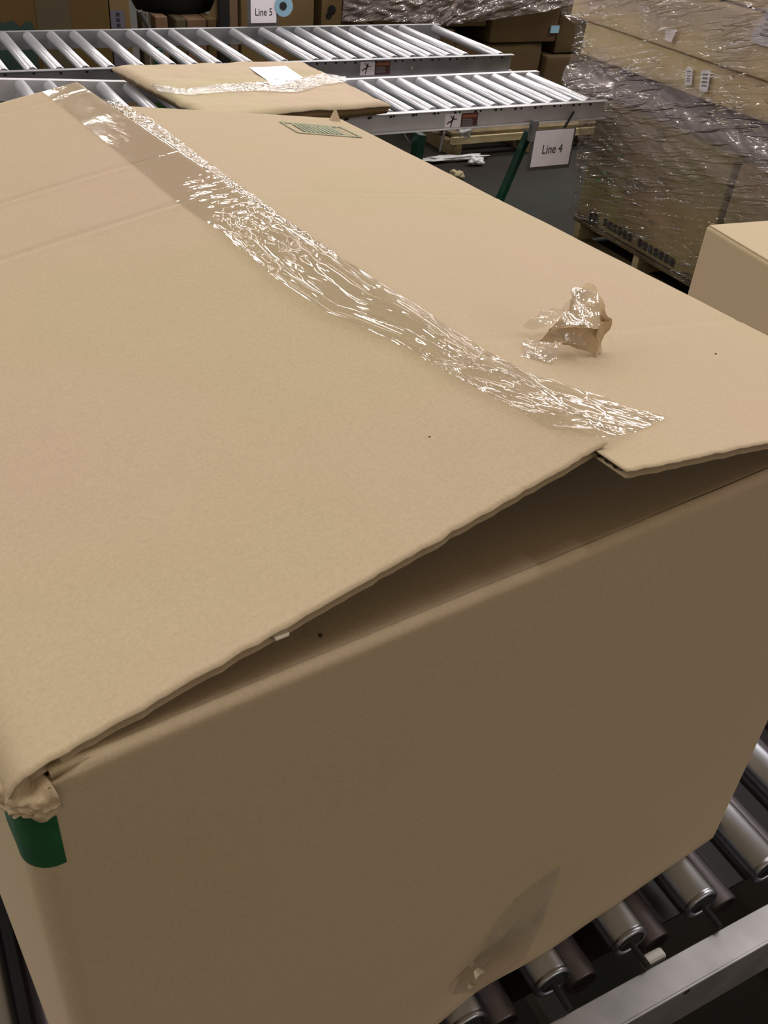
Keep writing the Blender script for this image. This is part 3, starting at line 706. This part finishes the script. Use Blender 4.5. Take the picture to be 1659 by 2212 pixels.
def on_top(px, py, lift=.002):
    z = .83
    best = None
    for _ in range(25):
        P = at(px, py, z=z)
        # invert the bilinear patch by search
        a = (P.x-A_.x-(P.y-A_.y)/(D_.y-A_.y)*(D_.x-A_.x))/(B_.x-A_.x); b_ = (P.y-4.05)/(3.40-4.05)
        z = .5*z+.5*(ftop(min(1, max(0, a)), min(1, max(0, b_))).z+fk.location.z+lift)
    return Vector((P.x, P.y, z))-fk.location
bm = bmesh.new(); Q = [on_top(*p) for p in ((538, 146), (617, 142), (655, 168), (598, 188))]
def lq(a, b): p = Q[0].lerp(Q[1], a).lerp(Q[3].lerp(Q[2], a), b); p.z += .001*nz(a*3, b*3); return p
grid(bm, 10, 10, lq); tag(obj('shipping_label', bm, M['lilac'], fk), 'white shipping label')
TPa = [(322, 182), (400, 192), (480, 182), (560, 178), (640, 172), (700, 158), (745, 166)]; TPb = [(345, 198), (405, 206), (480, 200), (560, 196), (640, 200), (700, 184), (752, 176)]
bm = bmesh.new()
def tpf(a, b):
    k = a*(len(TPa)-1); i = min(int(k), len(TPa)-2); f = k-i
    p = on_top(*lerp2(lerp2(TPa[i], TPa[i+1], f), lerp2(TPb[i], TPb[i+1], f), b), .0035); p.z += .006*abs(nz(a*60, b*6, 3, 3)); return p
grid(bm, 150, 14, tpf); tag(obj('tape_strip', bm, M['wrap_flat'], fk, True), 'shiny clear tape strip')

# ------------------------------------------------------------------ pallet load at the right
PX = 3.165
pal = thing('pallet', 'wooden pallet under the wrapped load at the right', 'pallet', (PX, 3.71, 0))
bm = bmesh.new
def slat(nm, a, b, mat='wood2', bev=.003):
    q = bmesh.new(); box(q, a, b, bev); return obj(nm, q, M[mat], pal)
for y in (-.03, -.49, -.95): 
    slat('stringer', (0.0, y-.020, .02), (1.05, y+.020, .108), 'wood')
for k in range(8): slat('deck_board', (.0+k*.135, -1.02, .108), (.095+k*.135, .02, .128))
for k in range(3): slat('bottom_board', (.0+k*.48, -1.02, .0), (.095+k*.48, .02, .02))
def carton(label, a, b, mat='load_card', group='cartons stacked on the pallet at the right', tape=True, name='carton'):
    c = thing(name, label, 'carton', (a[0], a[1], a[2]), 0, group)
    d = Vector(b)-Vector(a); q = bmesh.new(); box(q, (0, 0, 0), d, .008, 2)
    bmesh.ops.subdivide_edges(q, edges=[e for e in q.edges if e.calc_length() > .15], cuts=6, use_grid_fill=True)
    s = random.random()*50
    for v in q.verts: v.co += Vector((nz(v.co.y*4, v.co.z*4, s)*.010, nz(v.co.x*4, v.co.z*4, s+5)*.008, abs(nz(v.co.x*3, v.co.y*3, s+9))*.002))
    obj('carton_body', q, M[mat], c, True)
    if tape:
        q = bmesh.new(); box(q, (-.003, d.y*.5-.03, d.z-.10), (.0, d.y*.5+.03, d.z+.001)); obj('tape_strip', q, M['tape_side'], c)
    return c
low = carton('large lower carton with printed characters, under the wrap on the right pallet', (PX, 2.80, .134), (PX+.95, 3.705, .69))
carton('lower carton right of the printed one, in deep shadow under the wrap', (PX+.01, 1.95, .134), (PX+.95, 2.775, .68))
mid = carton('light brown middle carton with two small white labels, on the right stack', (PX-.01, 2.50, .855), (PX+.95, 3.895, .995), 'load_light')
midb = carton('carton coloured dark for shade, squeezed under the labelled one in the right stack', (PX+.10, 2.2, .695), (PX+.95, 3.74, .845), 'dark_card', tape=False)
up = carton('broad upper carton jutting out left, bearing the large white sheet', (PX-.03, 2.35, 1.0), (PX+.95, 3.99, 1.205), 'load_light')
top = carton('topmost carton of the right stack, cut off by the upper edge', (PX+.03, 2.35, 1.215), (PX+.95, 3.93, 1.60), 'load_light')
# printed characters (blurred, illegible black print) along the foot of the lower carton
pr = bmesh.new(); q0 = at(1283, 452, x=PX); q1 = at(1470, 560, x=PX)
for k in range(17):
    if k in (2, 9): continue
    y = q0.y + (q1.y-q0.y)*k/17; z = q0.z+(q1.z-q0.z)*k/17 - .01; hh = .055 if k < 2 else .038
    box(pr, (-.013, y-.012-2.80, z-.13-hh), (-.0115, y+.010-2.80, z-.13))
    if k % 3: box(pr, (-.0135, y-.016-2.80, z-.13-hh*.5), (-.012, y+.014-2.80, z-.13-hh*.35))
obj('black_print', pr, M['ink'], low)
def face_label(parent, pts, xx, mat='lilac', bars=0):
    q = bmesh.new(); P = [at(x, y, x=xx)-parent.location for x, y in pts]
    for p in P: p.x = xx-parent.location.x
    f = q.faces.new([q.verts.new(p) for p in P]); r = bmesh.ops.extrude_face_region(q, geom=[f])
    for v in r['geom']:
        if isinstance(v, bmesh.types.BMVert): v.co.x -= .001
    o = obj('paper_label', q, M[mat], parent)
    if bars:
        q = bmesh.new()
        for k in range(bars):
            t0 = .15+.7*k/bars; t1 = t0+.35/bars
            a = P[0].lerp(P[3], t0).lerp(P[1].lerp(P[2], t0), .2); b = P[0].lerp(P[3], t0).lerp(P[1].lerp(P[2], t0), .8)
            c = P[0].lerp(P[3], t1).lerp(P[1].lerp(P[2], t1), .8); d = P[0].lerp(P[3], t1).lerp(P[1].lerp(P[2], t1), .2)
            q.faces.new([q.verts.new(v-Vector((.0016, 0, 0))) for v in (a, b, c, d)])
        obj('label_print', q, M['grey_ink'], o)
    return o
face_label(mid, ((1482, 147), (1497, 147), (1494, 184), (1479, 184)), PX-.026, bars=5)
face_label(mid, ((1515, 152), (1536, 152), (1528, 199), (1511, 197)), PX-.026, bars=4)
face_label(up, ((1659, 15), (1700, 15), (1700, 112), (1618, 90)), PX-.05, 'lilac', bars=5)
face_label(up, ((1438, 62), (1462, 62), (1450, 92), (1436, 86)), PX-.05, 'paper')

# stretch wrap: a sheet that follows the outer outline of the stack
def wrap_sheet(label, name, x_of, y0, y1, z0, z1, back, seed, amp=1.0, nu=230, nv=170, mat='wrap', origin=(0, 0, 0)):
    """runs along the face x = x_of(z) from y1 to y0 and turns round the far corner"""
    bm = bmesh.new(); O = Vector(origin)
    def f(a, b):
        z = z0+(z1-z0)*b; yc = y1(z); T = back+yc-y0; s = a*T
        cx = x_of(z)
        if s < back: p = Vector((cx+(back-s), yc+.012, z)); n_ = Vector((0, 1, 0))
        else: p = Vector((cx, yc-(s-back), z)); n_ = Vector((-1, 0, 0))
        if abs(s-back) < .02: n_ = Vector((-.7, .7, 0))
        d_ = s*.96-z*.27; c_ = s*.27+z*.96
        w_ = .005+.006*nz(d_*2.2, c_*9, seed, 3) + .007*abs(nz(d_*7, c_*34, seed+4, 3)) + .010*abs(nz(d_*3+9, c_*14, seed+8, 2))
        p += n_*(.014+amp*w_); p.z += .01*nz(s*3, z*5, seed+2)*amp*(0 < b < 1)
        return p-O
    grid(bm, nu, nv, f); o = obj(name, bm, M[mat], None, True); o.location = O; return tag(o, label, 'plastic wrap')
def xo(z):
    if z < .69: return PX-.005-.03*ss(z, .45, .66)
    if z < .80: return PX-.035-.015*math.sin((z-.69)/.11*math.pi)
    return PX-.032-.02*ss(z, .97, 1.02)
def yo(z):
    if z < .66: return 3.72+.03*ss(z, .2, .5)
    if z < .76: return 3.75+.16*ss(z, .66, .72)
    if z < .80: return 3.91
    return 3.905+.09*ss(z, .97, 1.01)
wr1 = wrap_sheet('clear crinkled stretch wrap around the right pallet stack', 'stretch_wrap', xo, 2.0, yo, .13, 1.5, .5, 3, 1.0, origin=(PX, 3.0, .13))

# ------------------------------------------------------------------ rear load, behind the rear conveyor at centre right
YB = 5.75
palb = thing('pallet', 'shadowed pallet behind the end of the rearmost conveyor', 'pallet', (3.1, YB, 0))
for k in range(6):
    q = bmesh.new(); box(q, (k*.36, 0, .10), (k*.36+.28, 1.1, .125), .003); obj('deck_board', q, M['wood2'], palb)
for y in (0.0, .5, 1.02):
    q = bmesh.new(); box(q, (0, y, 0), (2.08, y+.06, .10), .003); obj('stringer', q, M['wood2'], palb)
rear = 'cartons on the pallet behind the rear conveyor'
def rc(label, a, b, mat='dark_card'): return carton(label, a, b, mat, rear, tape=False)
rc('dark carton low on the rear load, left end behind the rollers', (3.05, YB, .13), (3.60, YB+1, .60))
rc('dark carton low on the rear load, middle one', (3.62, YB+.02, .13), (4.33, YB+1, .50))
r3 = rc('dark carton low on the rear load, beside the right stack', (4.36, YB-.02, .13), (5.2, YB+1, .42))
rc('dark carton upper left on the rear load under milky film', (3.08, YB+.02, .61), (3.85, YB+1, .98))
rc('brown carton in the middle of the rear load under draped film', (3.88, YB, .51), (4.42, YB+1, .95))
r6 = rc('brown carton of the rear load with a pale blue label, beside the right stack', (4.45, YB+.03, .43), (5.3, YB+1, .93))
q = at(1191, 55, y=YB); bm = bmesh.new(); box(bm, (q.x-4.45-.01, -.045, q.z-.43-.045), (q.x-4.45+.06, -.035, q.z-.43)); obj('paper_label', bm, M['bluetape'], r6)
bm = bmesh.new(); O = Vector((3.0, YB-.03, .6))
pts_t = [(735, 45), (800, 40), (880, 45), (960, 52), (1010, 50), (1080, 38), (1160, 22), (1240, 2)]
def drape(a, b):
    k = a*(len(pts_t)-1); i = min(int(k), len(pts_t)-2); px, py = lerp2(pts_t[i], pts_t[i+1], k-i)
    lo = at(px, py, y=YB-.03); hi = Vector((lo.x+.02, YB-.03, 1.15)); p = lo.lerp(hi, b)
    p.y -= .02+.05*abs(nz(a*8+b*3, b*6-a*3, 5, 3)) + .03*math.sin(a*9)*(1-b); return p-O
grid(bm, 150, 60, drape); M['wrap2'] = wrapmat('milky_stretch_wrap', [(0, .45), (.2, .45)], (0, math.radians(18), 0), milkcol=(.40, .34, .36))
o = obj('stretch_wrap', bm, M['wrap2'], None, True); o.location = O; tag(o, 'milky film draped over the rear cartons at top centre', 'plastic wrap')
bm = bmesh.new(); path(bm, [at(x, y, y=YB-.09) for x, y in ((952, 50), (962, 38), (985, 8), (1000, -20))], .016, 8); path(bm, [at(x, y, y=YB-.10) for x, y in ((965, 54), (1000, 30), (1060, 10), (1150, -8))], .008, 6)
o = obj('twisted_film', bm, M['wrap2'], None, True); tag(o, 'twisted rope of clear film reaching down to the last rear roller', 'plastic wrap')

# ------------------------------------------------------------------ cartons at upper left, behind the rear conveyor
YL = 5.9
gl = 'cartons behind the rear conveyor at upper left'
def lc(label, px0, px1, ptop, mat, zb=0.0, y=YL, dep=.6, top=None):
    a = at(px0, 40, y=y); b = at(px1, 40, y=y); zt = at((px0+px1)/2, ptop, y=y).z if top is None else top
    return thing_carton(label, (a.x, y, zb), (b.x, y+dep, zt), mat)
def thing_carton(label, a, b, mat):
    c = thing('carton', label, 'carton', a, 0, gl); d = Vector(b)-Vector(a); q = bmesh.new(); box(q, (0, 0, 0), d, .006, 2); obj('carton_body', q, M[mat], c); return c
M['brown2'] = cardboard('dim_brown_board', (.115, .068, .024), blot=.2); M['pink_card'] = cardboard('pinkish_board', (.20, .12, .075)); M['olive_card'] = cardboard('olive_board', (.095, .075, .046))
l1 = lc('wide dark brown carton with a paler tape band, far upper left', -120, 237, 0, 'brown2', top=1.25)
q = bmesh.new(); a = at(78, 30, y=YL); b = at(152, 30, y=YL); box(q, (a.x-l1.location.x, -.003, .01), (b.x-l1.location.x, 0, 1.24)); tag(obj('tape_band', q, M['olive_card'], l1), 'paler olive tape band')
q = bmesh.new(); a = at(0, 50, y=YL); b = at(72, 50, y=YL); x0_ = a.x-l1.location.x-.1; x1_ = b.x-l1.location.x
pp = [(x0_, .3), (x1_, .3), (x1_, .645), (x1_-.04, .655), (x1_-.07, .625), (x1_-.11, .66), (x1_-.15, .645), (x1_-.18, .66), (x0_, .615)]
q.faces.new([q.verts.new((x, -.004, z)) for x, z in pp]); tag(obj('green_print', q, simple('dull_green_ink', (.02, .045, .035), .7), l1), 'dark green print')
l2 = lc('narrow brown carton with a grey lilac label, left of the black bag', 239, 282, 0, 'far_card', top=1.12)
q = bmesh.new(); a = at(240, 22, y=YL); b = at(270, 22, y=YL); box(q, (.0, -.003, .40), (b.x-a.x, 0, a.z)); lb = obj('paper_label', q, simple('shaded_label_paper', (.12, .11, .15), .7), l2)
q = bmesh.new()
for k in range(6): box(q, ((b.x-a.x)*.4, -.0045, a.z-.03-.028*k), ((b.x-a.x)*.65, -.0035, a.z-.012-.028*k))
obj('label_print', q, M['ink'], lb)
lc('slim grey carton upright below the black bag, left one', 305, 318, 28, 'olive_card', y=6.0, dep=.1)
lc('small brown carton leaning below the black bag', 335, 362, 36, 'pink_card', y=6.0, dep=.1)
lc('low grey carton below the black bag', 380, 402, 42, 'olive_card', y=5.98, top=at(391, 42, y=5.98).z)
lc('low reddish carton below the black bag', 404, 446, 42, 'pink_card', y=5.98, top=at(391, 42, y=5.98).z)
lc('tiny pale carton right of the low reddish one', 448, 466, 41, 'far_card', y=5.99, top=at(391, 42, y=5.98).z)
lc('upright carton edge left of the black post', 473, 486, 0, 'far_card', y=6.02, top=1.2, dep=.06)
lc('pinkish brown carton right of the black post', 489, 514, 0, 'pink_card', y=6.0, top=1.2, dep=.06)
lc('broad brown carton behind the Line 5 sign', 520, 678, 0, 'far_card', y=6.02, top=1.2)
l9 = lc('brown carton with dark hand holes, left of the draped film', 694, 738, 0, 'far_card', y=6.05, top=1.1)
for (px, py, r) in ((716, 22, .03), (710, 34, .022)):
    p = at(px, py, y=6.05)-l9.location; q = bmesh.new(); lathe(q, [(r, 0), (r*.8, .002)], (p.x, -.001, p.z), (0, -1, 0), 12); obj('hand_hole', q, M['hole'], l9)
bm = bmesh.new()
Q = at(368, 0, y=5.85); tb = thing('black_bag', 'black plastic bag bulging above the low cartons at upper left', 'bag', (Q.x, 6.15, .62))
def bag(a, b):
    th = 2*math.pi*a; ph = math.pi*b; sx = .28*(1+.03*nz(a*9, b*4)); 
    p = Vector((sx*math.sin(ph)**.55*math.cos(th), .30*math.sin(ph)**.6*math.sin(th), -.30*math.cos(ph)+.12)); p.y *= .75; p.z = max(p.z, -.09); return p
grid(bm, 48, 24, bag); obj('bag_body', bm, M['blackbag'], tb, True)
tb.location = (at(374, 20, y=6.3).x, 6.30, at(391, 42, y=5.98).z+.0925)
bm = bmesh.new(); p0, p1 = at(276, 26, y=5.84), at(322, 58, y=5.84)
pt = thing('black_post', 'black upright post right of the black bag', 'post', (at(484, 30, y=5.93).x, 5.93, 0))
bm = bmesh.new(); box(bm, (-.035, -.02, 0), (.03, .02, 1.3), .004); obj('post_tube', bm, M['blackbag'], pt); bm = bmesh.new(); box(bm, (-.07, -.05, 0), (.07, .05, .012)); obj('foot_plate', bm, M['blackbag'], pt)
br = thing('grey_strut', 'slanting grey strut below the left end of the black bag', 'strut', (p1.x, 5.84, 0))
bm = bmesh.new(); a = at(302, 24, y=5.84)-br.location; b = at(322, 62, y=5.84)-br.location; d = (b-a); b2 = a + d*(-a.z/d.z); tube(bm, a, b2, .014, 8); obj('strut_bar', bm, M['post_grey'], br)
bm = bmesh.new(); lathe(bm, [(.02, 0), (.02, .01)], b2, (0, 0, 1), 10); obj('foot_cap', bm, M['black'], br)
# blue tape roll hanging by the Line 5 sign
q = at(611, 12, y=5.25); rl = thing('tape_roll', 'light blue tape roll hanging right of the Line 5 sign', 'tape roll', q)
bm = bmesh.new(); lathe(bm, [(.020, 0), (.052, 0), (.052, .03), (.020, .03)], (.0, -.015, 0), (0, 1, 0), 28); obj('roll', bm, M['bluetape'], rl)
bm = bmesh.new(); lathe(bm, [(.012, -.002), (.0205, -.002), (.0205, .032), (.012, .032)], (-.005, -.015, 0), (0, 1, 0), 20); obj('core', bm, M['black'], rl)
# pallet and scraps on the floor under / behind the middle conveyor
pw = thing('wooden_pallet', 'yellowish pallet on the floor behind the legs of the middle conveyor', 'pallet', (2.75, 4.6, 0))
a = at(1010, 290, z=.14); pw.location = (a.x-.10, a.y, 0)
for k in range(4):
    q = bmesh.new(); box(q, (0, .02+k*.15, a.z-.015), (1.15, .12+k*.15, a.z+.005), .002); obj('deck_board', q, M['wood2'], pw)
q = bmesh.new(); box(q, (0, 0, a.z-.06), (1.15, .035, a.z-.016), .002); obj('front_board', q, M['wood'], pw)
for x in (0.02, .55, 1.08):
    q = bmesh.new(); box(q, (x, .0, 0), (x+.05, .55, a.z-.061), .002); obj('stringer', q, M['wood2'], pw)
def scrap_obj(nm, label, cat, px, py, z, s, mat, seed):
    p = at(px, py, z=z); q = bmesh.new(); bmesh.ops.create_icosphere(q, subdivisions=3, radius=1)
    for v in q.verts:
        k = 1+.7*nz(v.co.x*1.6+seed, v.co.y*1.6, v.co.z*1.6, 3); v.co = Vector((v.co.x*s[0]*k, v.co.y*s[1]*k, v.co.z*s[2]*k))
    mz = min(v.co.z for v in q.verts)
    for v in q.verts: v.co.z -= mz
    o = obj(nm, q, M[mat], None, True); o.location = (p.x, p.y, z if z < .01 else z); return tag(o, label, cat)
scrap_obj('plastic_scrap', 'long twist of clear scrap film on the dark floor below the middle conveyor', 'scrap', 975, 348, 0.001, (.20, .035, .015), 'debris', 2)
scrap_obj('plastic_scrap', 'small white scrap at the right end of the floor film twist', 'scrap', 1028, 356, 0.001, (.05, .03, .02), 'debris', 5)
scrap_obj('paper_scrap', 'yellowish paper scrap on the floor beside the large box edge', 'scrap', 985, 385, 0.001, (.045, .04, .02), 'wood', 9)
scrap_obj('white_rag', 'white crumpled rag on the left end of the yellowish pallet', 'rag', 1003, 296, pw.location.z+a.z+.005, (.05, .04, .04), 'debris', 14)
